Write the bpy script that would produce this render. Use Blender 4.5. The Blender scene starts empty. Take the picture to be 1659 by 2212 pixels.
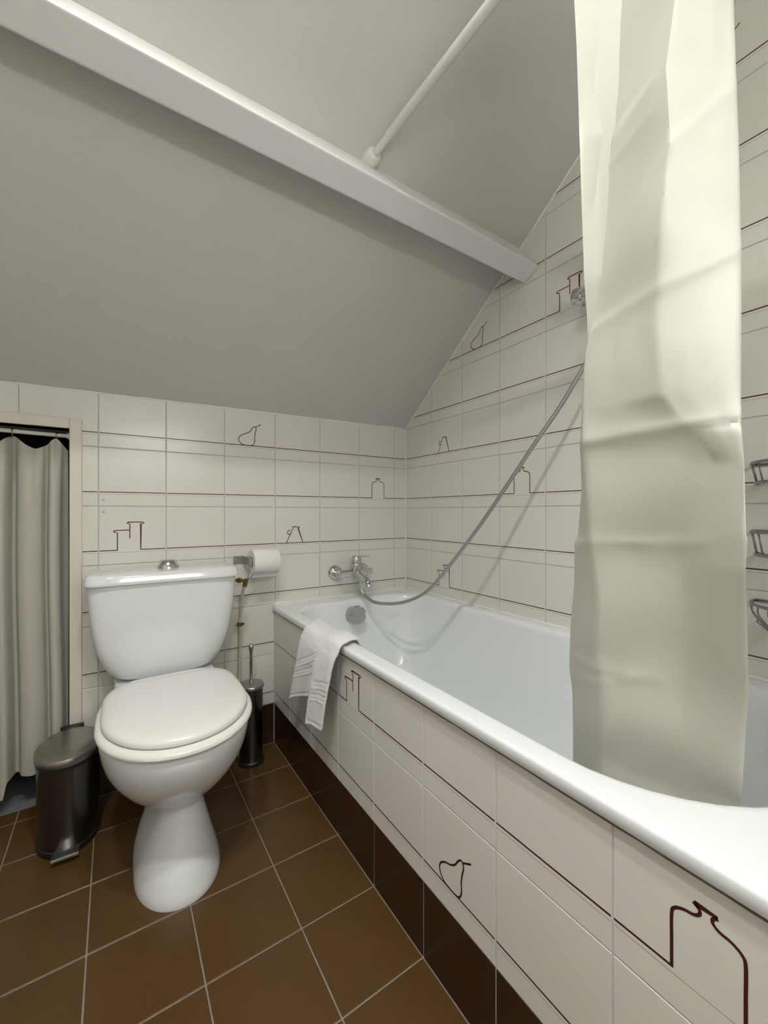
import bpy, bmesh, math, random
from mathutils import Vector, Matrix, noise
random.seed(7)
D = bpy.data
SC = bpy.context.scene
COL = SC.collection
R = math.radians

# ------------------------------------------------------------------ camera
YAW = 0.5810
cam_d = D.cameras.new('camera')
cam_d.sensor_fit = 'HORIZONTAL'; cam_d.sensor_width = 36.0
cam_d.lens = 885.25 / 1659.0 * 36.0
cam_d.clip_start = 0.01
cam = D.objects.new('camera', cam_d); COL.objects.link(cam)
cam.location = (-1.2225, -1.6630, 0.9480)
cam.rotation_euler = (R(90), 0, -YAW)
SC.camera = cam
# ------------------------------------------------------------------ world / exposure
w = D.worlds.new('world'); SC.world = w; w.use_nodes = True
w.node_tree.nodes['Background'].inputs[0].default_value = (0.75, 0.77, 0.8, 1)
w.node_tree.nodes['Background'].inputs[1].default_value = 0.0
SC.view_settings.view_transform = 'Standard'
SC.view_settings.look = 'None'
SC.view_settings.gamma = 1.0
SC.view_settings.use_curve_mapping = False
SC.view_settings.exposure = -0.18
# lamps: (name, position, glow strength, globe radius)
LAMPS = [((-1.44, -1.43), 680.0, 0.045), ((-1.12, -1.43), 680.0, 0.045)]       # (x, y), strength, disc radius
FILL_LIGHT = ((-0.95, -2.08, 1.50), 0.60, 0.030, 36.0)   # added unseen fill tube: centre, length, tube radius, strength

# ------------------------------------------------------------------ materials
MATS = {}
def mat(name, col, rough=0.5, metal=0.0, spec=0.5, noise_amt=0.0, nscale=20.0, bump=0.0, bscale=200.0,
        emit=0.0, coat=0.0, sheen=0.0, sss=0.0, transl=0.0, rough_var=0.0, aniso=None):
    m = D.materials.new(name); m.use_nodes = True
    nt = m.node_tree; b = nt.nodes['Principled BSDF']
    b.inputs['Base Color'].default_value = (*col, 1)
    b.inputs['Roughness'].default_value = rough
    b.inputs['Metallic'].default_value = metal
    b.inputs['Specular IOR Level'].default_value = spec
    b.inputs['Coat Weight'].default_value = coat
    b.inputs['Sheen Weight'].default_value = sheen
    b.inputs['Coat Roughness'].default_value = 0.08
    tc = nt.nodes.new('ShaderNodeTexCoord')
    if noise_amt > 0 or rough_var > 0:
        mp = nt.nodes.new('ShaderNodeMapping')
        nt.links.new(tc.outputs['Object'], mp.inputs[0])
        if aniso: mp.inputs['Scale'].default_value = aniso
        n = nt.nodes.new('ShaderNodeTexNoise'); n.inputs['Scale'].default_value = nscale
        n.inputs['Detail'].default_value = 6
        nt.links.new(mp.outputs[0], n.inputs['Vector'])
        if noise_amt > 0:
            mx = nt.nodes.new('ShaderNodeMix'); mx.data_type = 'RGBA'
            lo = [max(0, c * (1 - noise_amt)) for c in col]; hi = [min(1, c * (1 + noise_amt)) for c in col]
            mx.inputs['A'].default_value = (*lo, 1); mx.inputs['B'].default_value = (*hi, 1)
            nt.links.new(n.outputs['Fac'], mx.inputs['Factor'])
            nt.links.new(mx.outputs['Result'], b.inputs['Base Color'])
        if rough_var > 0:
            mr = nt.nodes.new('ShaderNodeMapRange')
            mr.inputs['To Min'].default_value = max(0.02, rough - rough_var); mr.inputs['To Max'].default_value = rough + rough_var
            nt.links.new(n.outputs['Fac'], mr.inputs['Value']); nt.links.new(mr.outputs[0], b.inputs['Roughness'])
    if bump > 0:
        n2 = nt.nodes.new('ShaderNodeTexNoise'); n2.inputs['Scale'].default_value = bscale; n2.inputs['Detail'].default_value = 4
        nt.links.new(tc.outputs['Object'], n2.inputs['Vector'])
        bp = nt.nodes.new('ShaderNodeBump'); bp.inputs['Strength'].default_value = bump; bp.inputs['Distance'].default_value = 0.002
        nt.links.new(n2.outputs['Fac'], bp.inputs['Height']); nt.links.new(bp.outputs[0], b.inputs['Normal'])
    if emit > 0:
        b.inputs['Emission Color'].default_value = (1.0, 1.0, 0.965, 1); b.inputs['Emission Strength'].default_value = emit
    if transl > 0:
        out = nt.nodes['Material Output']
        t = nt.nodes.new('ShaderNodeBsdfTranslucent'); t.inputs[0].default_value = (*col, 1)
        ms = nt.nodes.new('ShaderNodeMixShader'); ms.inputs[0].default_value = transl
        nt.links.new(b.outputs[0], ms.inputs[1]); nt.links.new(t.outputs[0], ms.inputs[2]); nt.links.new(ms.outputs[0], out.inputs[0])
    MATS[name] = m
    return m
M_TILE = mat('white_glazed_tile', (0.745, 0.73, 0.67), 0.22, spec=0.4, noise_amt=0.02, nscale=3, rough_var=0.05)
M_LINE = mat('maroon_print', (0.062, 0.010, 0.012), 0.35)
M_THIN = mat('thin_grey_print', (0.36, 0.32, 0.28), 0.35)
M_GROUT = mat('wall_grout', (0.50, 0.48, 0.44), 0.9, noise_amt=0.15, nscale=40)
M_GROUTW = mat('bath_panel_grout', (0.62, 0.60, 0.56), 0.9, noise_amt=0.15, nscale=40)
M_GROUTF = mat('floor_grout', (0.27, 0.235, 0.19), 0.9, noise_amt=0.3, nscale=60)
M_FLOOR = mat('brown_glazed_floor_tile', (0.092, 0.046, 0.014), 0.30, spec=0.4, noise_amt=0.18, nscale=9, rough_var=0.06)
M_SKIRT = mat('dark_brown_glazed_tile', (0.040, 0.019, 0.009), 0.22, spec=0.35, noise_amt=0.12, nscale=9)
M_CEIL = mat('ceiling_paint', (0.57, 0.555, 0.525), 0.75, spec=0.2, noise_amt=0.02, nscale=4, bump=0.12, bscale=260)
M_BEAM = mat('beam_gloss_paint', (0.74, 0.735, 0.72), 0.42, noise_amt=0.02, nscale=5, bump=0.15, bscale=120)
M_WALLP = mat('room_plaster', (0.80, 0.79, 0.76), 0.7, noise_amt=0.03, nscale=3)
M_CAULK = mat('white_sealant', (0.80, 0.79, 0.75), 0.5, bump=0.2, bscale=90)
M_ENAMEL = mat('bath_enamel', (0.83, 0.86, 0.87), 0.16, spec=0.5, coat=0.2)
M_PORC = mat('white_porcelain', (0.78, 0.80, 0.805), 0.10, spec=0.5, coat=0.3)
M_SEAT = mat('white_plastic_seat', (0.82, 0.81, 0.785), 0.24, spec=0.45)
M_CHROME = mat('chrome', (0.62, 0.63, 0.64), 0.12, metal=1.0)
M_DCHROME = mat('dull_chrome', (0.42, 0.42, 0.41), 0.3, metal=1.0, noise_amt=0.1, nscale=60)
M_GREYPL = mat('grey_metallic_plastic', (0.42, 0.42, 0.42), 0.32, metal=0.55)
M_HOSE = mat('silver_hose', (0.44, 0.44, 0.44), 0.28, metal=0.85)
M_STEEL = mat('brushed_steel', (0.40, 0.39, 0.365), 0.32, metal=1.0, noise_amt=0.06, nscale=30, aniso=(60, 60, 1))
M_STEELB = mat('bin_steel_body', (0.15, 0.147, 0.142), 0.25, metal=1.0, noise_amt=0.06, nscale=30, aniso=(60, 60, 1))
M_BLACK = mat('black_plastic', (0.012, 0.012, 0.012), 0.4)
M_PAPER = mat('toilet_paper', (0.82, 0.81, 0.77), 0.95, spec=0.1, bump=0.35, bscale=300)
M_CORE = mat('cardboard_core', (0.30, 0.27, 0.23), 0.9)
M_TOWEL = mat('white_terry', (0.88, 0.87, 0.86), 1.0, spec=0.05, noise_amt=0.05, nscale=300, bump=1.0, bscale=500, sheen=0.3)
M_CURT = mat('cream_shower_curtain', (0.655, 0.65, 0.575), 0.38, spec=0.4, transl=0.20, noise_amt=0.02, nscale=6)
M_CURT2 = mat('ecru_cotton_curtain', (0.62, 0.60, 0.525), 0.9, spec=0.1, transl=0.12, noise_amt=0.06, nscale=25, bump=0.3, bscale=700)
M_CREAM = mat('cream_frame_paint', (0.74, 0.70, 0.60), 0.45, noise_amt=0.03, nscale=8)
M_RODW = mat('white_rod_paint', (0.72, 0.71, 0.66), 0.4, noise_amt=0.05, nscale=20)
M_BRASS = mat('brass', (0.45, 0.35, 0.16), 0.28, metal=1.0)
M_RUST = mat('rusty_brass', (0.20, 0.11, 0.035), 0.55, metal=0.6, noise_amt=0.5, nscale=80)
M_PIPE = mat('cream_painted_pipe', (0.50, 0.46, 0.38), 0.5, noise_amt=0.3, nscale=60)
M_CAVITY = mat('cupboard_interior', (0.09, 0.085, 0.075), 0.9)
M_CAVFL = mat('cupboard_floor_lino', (0.20, 0.21, 0.21), 0.8, noise_amt=0.2, nscale=40)
M_GLOBE = {}
M_WIRE = mat('grey_wire', (0.30, 0.30, 0.29), 0.35, metal=0.8)
M_BRISTLE = mat('white_bristle', (0.6, 0.6, 0.58), 0.9)

# ------------------------------------------------------------------ object helpers
ORI = {}
def link(o, parent=None, origin=(0, 0, 0)):
    COL.objects.link(o)
    origin = Vector(origin)
    if parent is not None:
        o.parent = parent; o.location = origin - ORI[parent.name]
    else:
        o.location = origin
    ORI[o.name] = origin
    return o
def thing(name, label, cat, loc, group=None):
    o = D.objects.new(name, None); o.empty_display_size = 0.05
    link(o, None, loc); o['label'] = label; o['category'] = cat
    if group: o['group'] = group
    return o
def tag(o, label, cat, group=None):
    o['label'] = label; o['category'] = cat
    if group: o['group'] = group
    return o
def struct(o): o['kind'] = 'structure'; return o
def obj(name, verts, faces, mats, parent=None, smooth=None, fm=None, origin=None):
    """verts in world space; smooth: None flat, True all smooth, number = smooth by angle"""
    if not isinstance(mats, (list, tuple)): mats = [mats]
    if origin is None:
        origin = ORI[parent.name] if parent is not None else (0, 0, 0)
    og = Vector(origin)
    me = D.meshes.new(name)
    me.from_pydata([tuple(Vector(v) - og) for v in verts], [], faces)
    for m in mats: me.materials.append(m)
    if fm: me.polygons.foreach_set('material_index', fm)
    me.validate(); 
    bm = bmesh.new(); bm.from_mesh(me); bmesh.ops.recalc_face_normals(bm, faces=bm.faces); bm.to_mesh(me); bm.free()
    if smooth:
        me.shade_smooth()
        if smooth is not True: me.set_sharp_from_angle(angle=R(smooth))
    o = D.objects.new(name, me)
    link(o, parent, og)
    return o
class MB:
    def __init__(s): s.v = []; s.f = []; s.m = []
    def add(s, v, f, mi=0):
        b = len(s.v); s.v += [tuple(p) for p in v]; s.f += [tuple(i + b for i in q) for q in f]; s.m += [mi] * len(f); return s
    def box(s, a, b, mi=0):
        x0, y0, z0 = a; x1, y1, z1 = b
        v = [(x0,y0,z0),(x1,y0,z0),(x1,y1,z0),(x0,y1,z0),(x0,y0,z1),(x1,y0,z1),(x1,y1,z1),(x0,y1,z1)]
        return s.add(v, [(0,3,2,1),(4,5,6,7),(0,1,5,4),(1,2,6,5),(2,3,7,6),(3,0,4,7)], mi)
    def loft(s, loops, cap0=True, cap1=True, mi=0, closed=True):
        n = len(loops[0]); v = [p for l in loops for p in l]; f = []
        for k in range(len(loops) - 1):
            for i in range(n if closed else n - 1):
                j = (i + 1) % n
                f.append((k*n+i, k*n+j, (k+1)*n+j, (k+1)*n+i))
        if cap0: f.append(tuple(range(n))[::-1])
        if cap1: f.append(tuple(range((len(loops)-1)*n, len(loops)*n)))
        return s.add(v, f, mi)
    def lathe(s, prof, c, axis=(0, 0, 1), n=32, mi=0):
        """prof: list of (radius, distance along axis)"""
        ax = Vector(axis).normalized(); u = ax.orthogonal().normalized(); w_ = ax.cross(u); c = Vector(c)
        loops = [[c + ax*h + (u*math.cos(2*math.pi*i/n) + w_*math.sin(2*math.pi*i/n))*max(r, 1e-5) for i in range(n)] for r, h in prof]
        return s.loft(loops, True, True, mi)
    def tube(s, pts, r, n=10, mi=0, closed=False):
        P = [Vector(p) for p in pts]; loops = []
        rs = r if isinstance(r, (list, tuple)) else [r]*len(P)
        t0 = (P[1]-P[0]).normalized(); nrm = t0.orthogonal().normalized()
        m = len(P)
        for k in range(m):
            if closed: t = (P[(k+1) % m]-P[k-1]).normalized()
            else: t = (P[min(k+1, m-1)]-P[max(k-1, 0)]).normalized()
            nrm = (nrm - t*nrm.dot(t))
            nrm = nrm.normalized() if nrm.length > 1e-6 else t.orthogonal().normalized()
            bn = t.cross(nrm)
            loops.append([P[k] + (nrm*math.cos(2*math.pi*i/n)+bn*math.sin(2*math.pi*i/n))*rs[k] for i in range(n)])
        if closed: loops.append(loops[0]); return s.loft(loops, False, False, mi)
        return s.loft(loops, True, True, mi)
    def build(s, name, mats, parent=None, smooth=None, origin=None):
        return obj(name, s.v, s.f, mats, parent, smooth, s.m if any(s.m) else None, origin)
def spline(pts, n=8):
    """Catmull-Rom"""
    P = [Vector(p) for p in pts]; out = []
    for i in range(len(P)-1):
        p0 = P[max(i-1, 0)]; p1 = P[i]; p2 = P[i+1]; p3 = P[min(i+2, len(P)-1)]
        for k in range(n):
            t = k/n
            out.append(0.5*((2*p1)+(p2-p0)*t+(2*p0-5*p1+4*p2-p3)*t*t+(3*p1-p0-3*p2+p3)*t**3))
    out.append(P[-1]); return out
def bevel(o, wd, seg=2, ang=35):
    md = o.modifiers.new('bevel', 'BEVEL'); md.width = wd; md.segments = seg; md.limit_method = 'ANGLE'; md.angle_limit = R(ang); return o
def lerp(a, b, t): return a + (b-a)*t
def sstep(a, b, x):
    t = min(1, max(0, (x-a)/(b-a))); return t*t*(3-2*t)
def interp(tab, x):
    """tab: sorted ascending list of (x, y)"""
    if x <= tab[0][0]: return tab[0][1]
    for (a, fa), (b, fb) in zip(tab, tab[1:]):
        if x <= b: return lerp(fa, fb, (x-a)/(b-a))
    return tab[-1][1]

# ------------------------------------------------------------------ room shell
XL, YN, ZC = -2.00, -2.15, 2.42          # left wall, near wall, flat ceiling height
SLOPE = 0.765
def cz(x, y): return 1.366 + 0.0165*x - SLOPE*y
XP = -0.6733                              # face of the bath panel
OX1, OZ1 = -1.3452, 1.2174                # cupboard opening right edge / top
OX0 = -1.86
TD = 0.0015                               # joint depth
mb = MB(); mb.box((XL-0.1, YN-0.1, -0.08), (0.1, 0.06, -TD)); floor = struct(mb.build('floor', M_GROUTF))
# back wall body with the cupboard opening, grout coloured
mb = MB(); mb.box((OX1, TD, -0.02), (0.1, 0.10, 1.5)); mb.box((OX0, TD, OZ1), (OX1, 0.10, 1.5)); mb.box((XL-0.1, TD, -0.02), (OX0, 0.10, 1.5))
wall_back = struct(mb.build('wall_back', M_GROUT))
mb = MB(); mb.box((TD, YN-0.1, -0.02), (0.1, 0.1, 2.6)); wall_right = struct(mb.build('wall_right', M_GROUT))
mb = MB(); mb.box((XL-0.1, YN-0.1, -0.02), (XL, 0.1, 2.6)); wall_left = struct(mb.build('wall_left', M_WALLP))
mb = MB(); mb.box((XL-0.1, YN-0.1, -0.02), (0.1, YN, 2.6)); wall_front = struct(mb.build('wall_front', M_WALLP))
# masonry under the bath edge, carries the panel tiles
mb = MB(); mb.box((XP+TD, -1.60, -0.01), (XP+0.05, 0.0, 0.541)); mb.box((XP+0.05, -1.60, -0.01), (0.0, -1.55, 0.541))
bath_panel = struct(mb.build('wall_bath_panel', M_GROUTW))
# cupboard behind the opening
mb = MB(); mb.box((OX0-0.05, 0.62, -0.05), (OX1+0.06, 0.66, 1.35)); mb.box((OX0-0.09, 0.10, -0.05), (OX0-0.05, 0.66, 1.35)); mb.box((OX1+0.06, 0.10, -0.05), (OX1+0.10, 0.66, 1.35)); mb.box((OX0-0.05, 0.10, 1.30), (OX1+0.06, 0.62, 1.35))
struct(mb.build('wall_cupboard', M_CAVITY))
mb = MB(); mb.box((OX0-0.05, 0.06, -0.06), (OX1+0.06, 0.63, -0.002)); struct(mb.build('floor_cupboard', M_CAVFL))
# ceiling: sloping part + flat part
ys = -(ZC-1.366)/SLOPE
lo = []; up = []
prof = [(0.12, None), (ys, None), (YN-0.1, ZC)]
v = []
for x in (XL-0.1, 0.1):
    for y, z in prof: v.append((x, y, (cz(x, y) if y > ys-1e-6 else ZC + 0.0165*x) if z is None else ZC + 0.0165*x))
    for y, z in prof: v.append((x, y, v[len(v)-3][2] + 0.12))
f = []
for k in (0, 1): f += [(k, k+1, k+7, k+6), (k+3, k+9, k+10, k+4)]
f += [(0, 6, 9, 3), (2, 5, 11, 8), (0, 3, 4, 1), (1, 4, 5, 2), (6, 7, 10, 9), (7, 8, 11, 10)]
ceiling = struct(obj('ceiling', v, f, M_CEIL))

# ------------------------------------------------------------------ tiles
def clip(poly, a, b, c):
    """keep a*u+b*v<=c"""
    out = []
    for i in range(len(poly)):
        p, q = poly[i], poly[(i+1) % len(poly)]
        dp = a*p[0]+b*p[1]-c; dq = a*q[0]+b*q[1]-c
        if dp <= 0: out.append(p)
        if dp*dq < 0:
            t = dp/(dp-dq); out.append((p[0]+(q[0]-p[0])*t, p[1]+(q[1]-p[1])*t))
    return out
def area(p): return 0.5*sum(p[i][0]*p[(i+1) % len(p)][1]-p[(i+1) % len(p)][0]*p[i][1] for i in range(len(p)))
CH = 0.0009
def tile_mesh(name, polys, bands, gap, mats):
    """polys: convex polygons (u,v) of the tile face; bands: list of (v0, v1, mat); gap: (u0,u1) where the dark line is left out"""
    b = MB()
    for poly in polys:
        n = len(poly)
        cx = sum(p[0] for p in poly)/n; cy = sum(p[1] for p in poly)/n
        ins = poly
        for i in range(n):   # inset front edge
            p, q = poly[i], poly[(i+1) % n]
            dx, dy = q[0]-p[0], q[1]-p[1]; L = math.hypot(dx, dy)
            if L < 1e-6: continue
            nx, ny = dy/L, -dx/L
            ins = clip(ins, nx, ny, nx*p[0]+ny*p[1]-CH)
        if len(ins) == n and len(polys) == 1:
            base = [(p[0], p[1], -0.004) for p in poly]; mid = [(p[0], p[1], -CH*0.8) for p in poly]; top = [(p[0], p[1], 0) for p in ins]
            b.loft([base, mid, top], False, False)
        else:
            ins = poly
            b.loft([[(p[0], p[1], -0.004) for p in poly], [(p[0], p[1], 0) for p in poly]], False, False)
        rest = [(ins, 0)]
        edges = sorted(bands)
        lo_v = -9
        for v0, v1, mi in edges:
            seg = clip(clip(ins, 0, -1, -lo_v), 0, 1, v0)
            if len(seg) > 2 and area(seg) > 1e-8: b.add([(p[0], p[1], 0) for p in seg], [tuple(range(len(seg)))], 0)
            seg = clip(clip(ins, 0, -1, -v0), 0, 1, v1)
            if len(seg) > 2 and area(seg) > 1e-8:
                if gap and mi == 1:
                    for s2, m2 in ((clip(seg, 1, 0, gap[0]), 1), (clip(clip(seg, -1, 0, -gap[0]), 1, 0, gap[1]), 0), (clip(seg, -1, 0, -gap[1]), 1)):
                        if len(s2) > 2 and area(s2) > 1e-8: b.add([(p[0], p[1], 0) for p in s2], [tuple(range(len(s2)))], m2)
                else:
                    b.add([(p[0], p[1], 0) for p in seg], [tuple(range(len(seg)))], mi)
            lo_v = v1
        seg = clip(ins, 0, -1, -lo_v)
        if len(seg) > 2 and area(seg) > 1e-8: b.add([(p[0], p[1], 0) for p in seg], [tuple(range(len(seg)))], 0)
    me = D.meshes.new(name); me.from_pydata(b.v, [], b.f)
    for m in mats: me.materials.append(m)
    me.polygons.foreach_set('material_index', b.m)
    return me
CACHE = {}
ROT = {'back': (R(90), 0, 0), 'right': (R(90), 0, R(-90)), 'floor': (0, 0, 0)}
def put_tile(name, parent, face, pos, polys, bands, gap, mats, key):
    k = (key, len(polys[0]), tuple(round(c, 5) for p in polys for q in p for c in q), gap)
    if k not in CACHE: CACHE[k] = tile_mesh(name, polys, bands, gap, mats)
    o = D.objects.new(name, CACHE[k]); link(o, parent, pos); o.rotation_euler = ROT[face]
    return o
G = 0.0028
DK = 0.0479    # dark line height above the joint
BANDS = [(DK-0.0080, DK-0.0069, 2), (DK-0.0016, DK+0.0016, 1)]
TM = [M_TILE, M_LINE, M_THIN]

# line drawings printed on some tiles: polylines (u from the tile's left joint, v above the dark line)
def arc(c, r, a0, a1, n=10, ry=None): return [(c[0]+r*math.cos(R(lerp(a0, a1, i/n))), c[1]+(ry or r)*math.sin(R(lerp(a0, a1, i/n)))) for i in range(n+1)]
def smooth2(p, n=6): return [(q.x, q.y) for q in spline([(a, b_, 0) for a, b_ in p], n)]
DRAW = {
 'canisters': ([[(0.053, -0.001), (0.053, 0.0595), (0.0475, 0.0605), (0.0428, 0.0625), (0.0428, 0.066), (0.047, 0.0675), (0.089, 0.0685)],
                [(0.089, 0.040), (0.089, 0.0895), (0.084, 0.0905), (0.0815, 0.093), (0.0845, 0.0955), (0.127, 0.0958), (0.131, 0.0935), (0.129, 0.0905), (0.1215, 0.0895), (0.1215, -0.001)]], (0.0535, 0.121)),
 'pear': ([smooth2([(0.068, 0.002), (0.058, 0.010), (0.053, 0.021), (0.057, 0.033), (0.070, 0.043), (0.086, 0.049), (0.098, 0.058), (0.106, 0.070), (0.113, 0.077), (0.119, 0.076), (0.121, 0.066), (0.117, 0.050), (0.115, 0.034), (0.116, 0.020), (0.112, 0.007), (0.103, 0.001), (0.085, 0.0005), (0.068, 0.002)]),
           [(0.119, 0.076), (0.129, 0.082), (0.141, 0.089)]], None),
 'jug': ([[(0.047, 0.0), (0.0765, 0.0615), (0.0745, 0.0655), (0.0775, 0.0680), (0.104, 0.0670), (0.1065, 0.0640), (0.099, 0.0625), (0.121, 0.0)], [(q[0], q[1]) for q in arc((0.0610, 0.0440), 0.0085, 60, 330, 14)]], None),
 'bottle': ([smooth2([(0.069, -0.001), (0.069, 0.030), (0.069, 0.062), (0.072, 0.071), (0.081, 0.0765), (0.091, 0.0785), (0.0965, 0.083), (0.0965, 0.088), (0.092, 0.0915)], 5) + [(0.0925, 0.0925), (0.1135, 0.0925)],
             smooth2([(0.1135, 0.0915), (0.109, 0.088), (0.109, 0.083), (0.115, 0.0785), (0.125, 0.0765), (0.134, 0.071), (0.137, 0.062), (0.137, 0.030), (0.137, -0.001)], 5)], (0.0695, 0.1365)),
}
def draw(tile, kind, u0, line_v, width=0.0031):
    """tile's local origin is its lower-left joint crossing"""
    b = MB()
    for pl_ in DRAW[kind][0]:
        P = [Vector((u0+a, line_v+c, 0.0003)) for a, c in pl_]
        n = len(P); L = []; Rr = []
        for i in range(n):
            t = (P[min(i+1, n-1)]-P[max(i-1, 0)]).normalized()
            ta = (P[i]-P[i-1]).normalized() if i > 0 else t
            nr = Vector((-t.y, t.x, 0)); c = max(0.55, abs(nr.dot(Vector((-ta.y, ta.x, 0)))))
            L.append(P[i]+nr*width/2/c); Rr.append(P[i]-nr*width/2/c)
        b.add(L+Rr, [(i, i+1, n+i+1, n+i) for i in range(n-1)])
    me = D.meshes.new('printed_drawing'); me.from_pydata(b.v, [], b.f); me.materials.append(M_LINE)
    for p in me.polygons:
        if p.normal.z < 0: p.flip()
    o = D.objects.new('printed_drawing', me); COL.objects.link(o); o.parent = tile
    return o
ROWS = [0.162, 0.366, 0.570, 0.7697, 0.9674, 1.1651, 1.3628, 1.5605, 1.7582, 1.9559, 2.1536, 2.3513, 2.549]
def rect(u0, u1, v0, v1): return [(u0, v0), (u1, v0), (u1, v1), (u0, v1)]
def shift(polys, u, v): return [[(p[0]-u, p[1]-v) for p in q] for q in polys]

# back wall
XB = [0.0, -0.0684] + [-0.0684-0.2*k for k in range(1, 12)]
BACK_DRAW = {(5, 3): 'pear', (4, 0): 'bottle', (3, 5): 'canisters', (3, 2): 'jug'}   # (row, column counted from the corner joint)
BACK_COL = {}
for ci in range(len(XB)-1):
    x1, x0 = XB[ci], XB[ci+1]
    for ri in range(-1, 7):
        if ri == -1: z0, z1 = 0.0, ROWS[0]
        else: z0, z1 = ROWS[ri], ROWS[ri+1]
        if x0 < XL: continue
        polys = [rect(x0+G/2, x1-(G/2 if ci else 0.003), z0+(G/2 if ri >= 0 else 0), z1-G/2)]
        fx = -1.3127; fz = 1.2513; fx0 = OX0-0.0325
        r = polys[0]
        if z1 > 1.25:      # sloping ceiling edge (runs almost level here)
            r = clip(r, -0.0165, 1, 1.366-0.002)
        parts = []
        if z0 < fz and x0 < fx and x1 > fx0:
            a = clip(r, -1, 0, -fx)
            if len(a) > 2 and area(a) > 2e-5: parts.append(a)
            a = clip(r, 1, 0, fx0)
            if len(a) > 2 and area(a) > 2e-5: parts.append(a)
            a = clip(clip(clip(r, 1, 0, fx), 0, -1, -fz), -1, 0, -fx0)
            if len(a) > 2 and area(a) > 2e-5: parts.append(a)
        elif len(r) > 2 and area(r) > 2e-5: parts = [r]
        if not parts: continue
        if ci > 3 and x1 <= fx0+0.02 and x1 < -2.1: continue
        kind = BACK_DRAW.get((ri, ci-1))
        gap = DRAW[kind][1] if kind else None
        if ri == -1:
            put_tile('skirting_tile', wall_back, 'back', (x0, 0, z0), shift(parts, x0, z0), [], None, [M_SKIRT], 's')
        else:
            bands = BANDS if not (ri == 5 and x1 < -1.4) else []
            t = put_tile('wall_tile', wall_back, 'back', (x0, 0, z0), shift(parts, x0, z0), bands, gap, TM, 'b%d' % len(bands))
            if kind: draw(t, kind, 0, DK)
for zz in (0.9887, 0.9480):
    b = MB(); b.lathe([(0.0045, -0.001), (0.0045, 0.0006), (0.003, 0.0010), (0.0, 0.0006)], (-1.2545, 0.0, zz), (0, -1, 0), 14); b.build('screw_plug', M_GROUT, wall_back, 40)
# right wall
YR = [0.0] + [-0.2005-0.2*k for k in range(0, 9)]
RIGHT_DRAW = {(5, 1): ('jug', 0.0), (4, 3): ('bottle', 0.0), (2, 1): ('canisters', 0.0), (7, 2): ('pear', -0.002), (7, 4): ('canisters', 0.0), (9, 6): ('pear', -0.023)}
for ci in range(len(YR)-1):
    y1, y0 = YR[ci], YR[ci+1]      # u runs towards -y
    for ri in range(2, 12):
        z0, z1 = ROWS[ri], ROWS[ri+1]
        u0, u1 = -y1, -y0
        r = rect(u0+(G/2 if ci else 0.003), u1-G/2, z0+G/2, z1-G/2)
        # below the slope: z <= 1.366+SLOPE*u ; below flat ceiling
        r = clip(r, -SLOPE, 1, 1.366-0.003)
        if len(r) > 2: r = clip(r, 0, 1, ZC-0.002)
        if len(r) < 3 or area(r) < 3e-5: continue
        kind = RIGHT_DRAW.get((ri, ci))
        gap = DRAW[kind[0]][1] if kind else None
        t = put_tile('wall_tile', wall_right, 'right', (0, y1, z0), shift([r], u0, z0), BANDS, gap, TM, 'r')
        if kind: draw(t, kind[0], kind[1], DK)
# bath panel
YPJ = [0.0] + [-0.1837-0.19874*k for k in range(0, 8)]
PROWS = [0.0, 0.161, 0.3648, 0.5375]
PAN_DRAW = {(2, 3): 'canisters', (1, 5): 'pear', (2, 7): 'bottle'}
for ci in range(len(YPJ)-1):
    y1, y0 = YPJ[ci], YPJ[ci+1]
    y0 = max(y0, -1.60)
    for ri in range(3):
        z0, z1 = PROWS[ri], PROWS[ri+1]
        u0, u1 = -y1, -y0
        r = rect(u0+(0.0011 if ci else 0.002), u1-0.0011, z0+(0.0011 if ri else 0), z1-0.0011)
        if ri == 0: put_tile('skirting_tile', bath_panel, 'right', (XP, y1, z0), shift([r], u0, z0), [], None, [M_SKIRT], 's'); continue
        kind = PAN_DRAW.get((ri, ci)); gap = DRAW[kind][1] if kind else None
        t = put_tile('panel_tile', bath_panel, 'right', (XP, y1, z0), shift([r], u0, z0), BANDS, gap, TM, 'p')
        if kind: draw(t, kind, 0, DK, 0.0036)
# floor
FX = [-0.6737] + [-0.8669-0.2033*k for k in range(0, 8)]
FY = [0.062, 0.0] + [-0.1837-0.19874*k for k in range(0, 12)]
for i in range(len(FX)-1):
    x1, x0 = FX[i], max(FX[i+1], XL)
    for j in range(len(FY)-1):
        y1, y0 = FY[j], FY[j+1]
        if y0 < YN or x1 <= XL: continue
        if j == 0:
            x0c, x1c = max(x0, OX0), min(x1, OX1-0.001)
            if x1c-x0c < 0.01: continue
        else: x0c, x1c = x0, x1
        jx = random.uniform(-0.0004, 0.0004)
        put_tile('floor_tile', floor, 'floor', (x0, y0, 0), [rect(x0c-x0+0.0016, x1c-x0-0.0016, 0.0016, y1-y0-0.0016)], [], None, [M_FLOOR], 'f')

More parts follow.
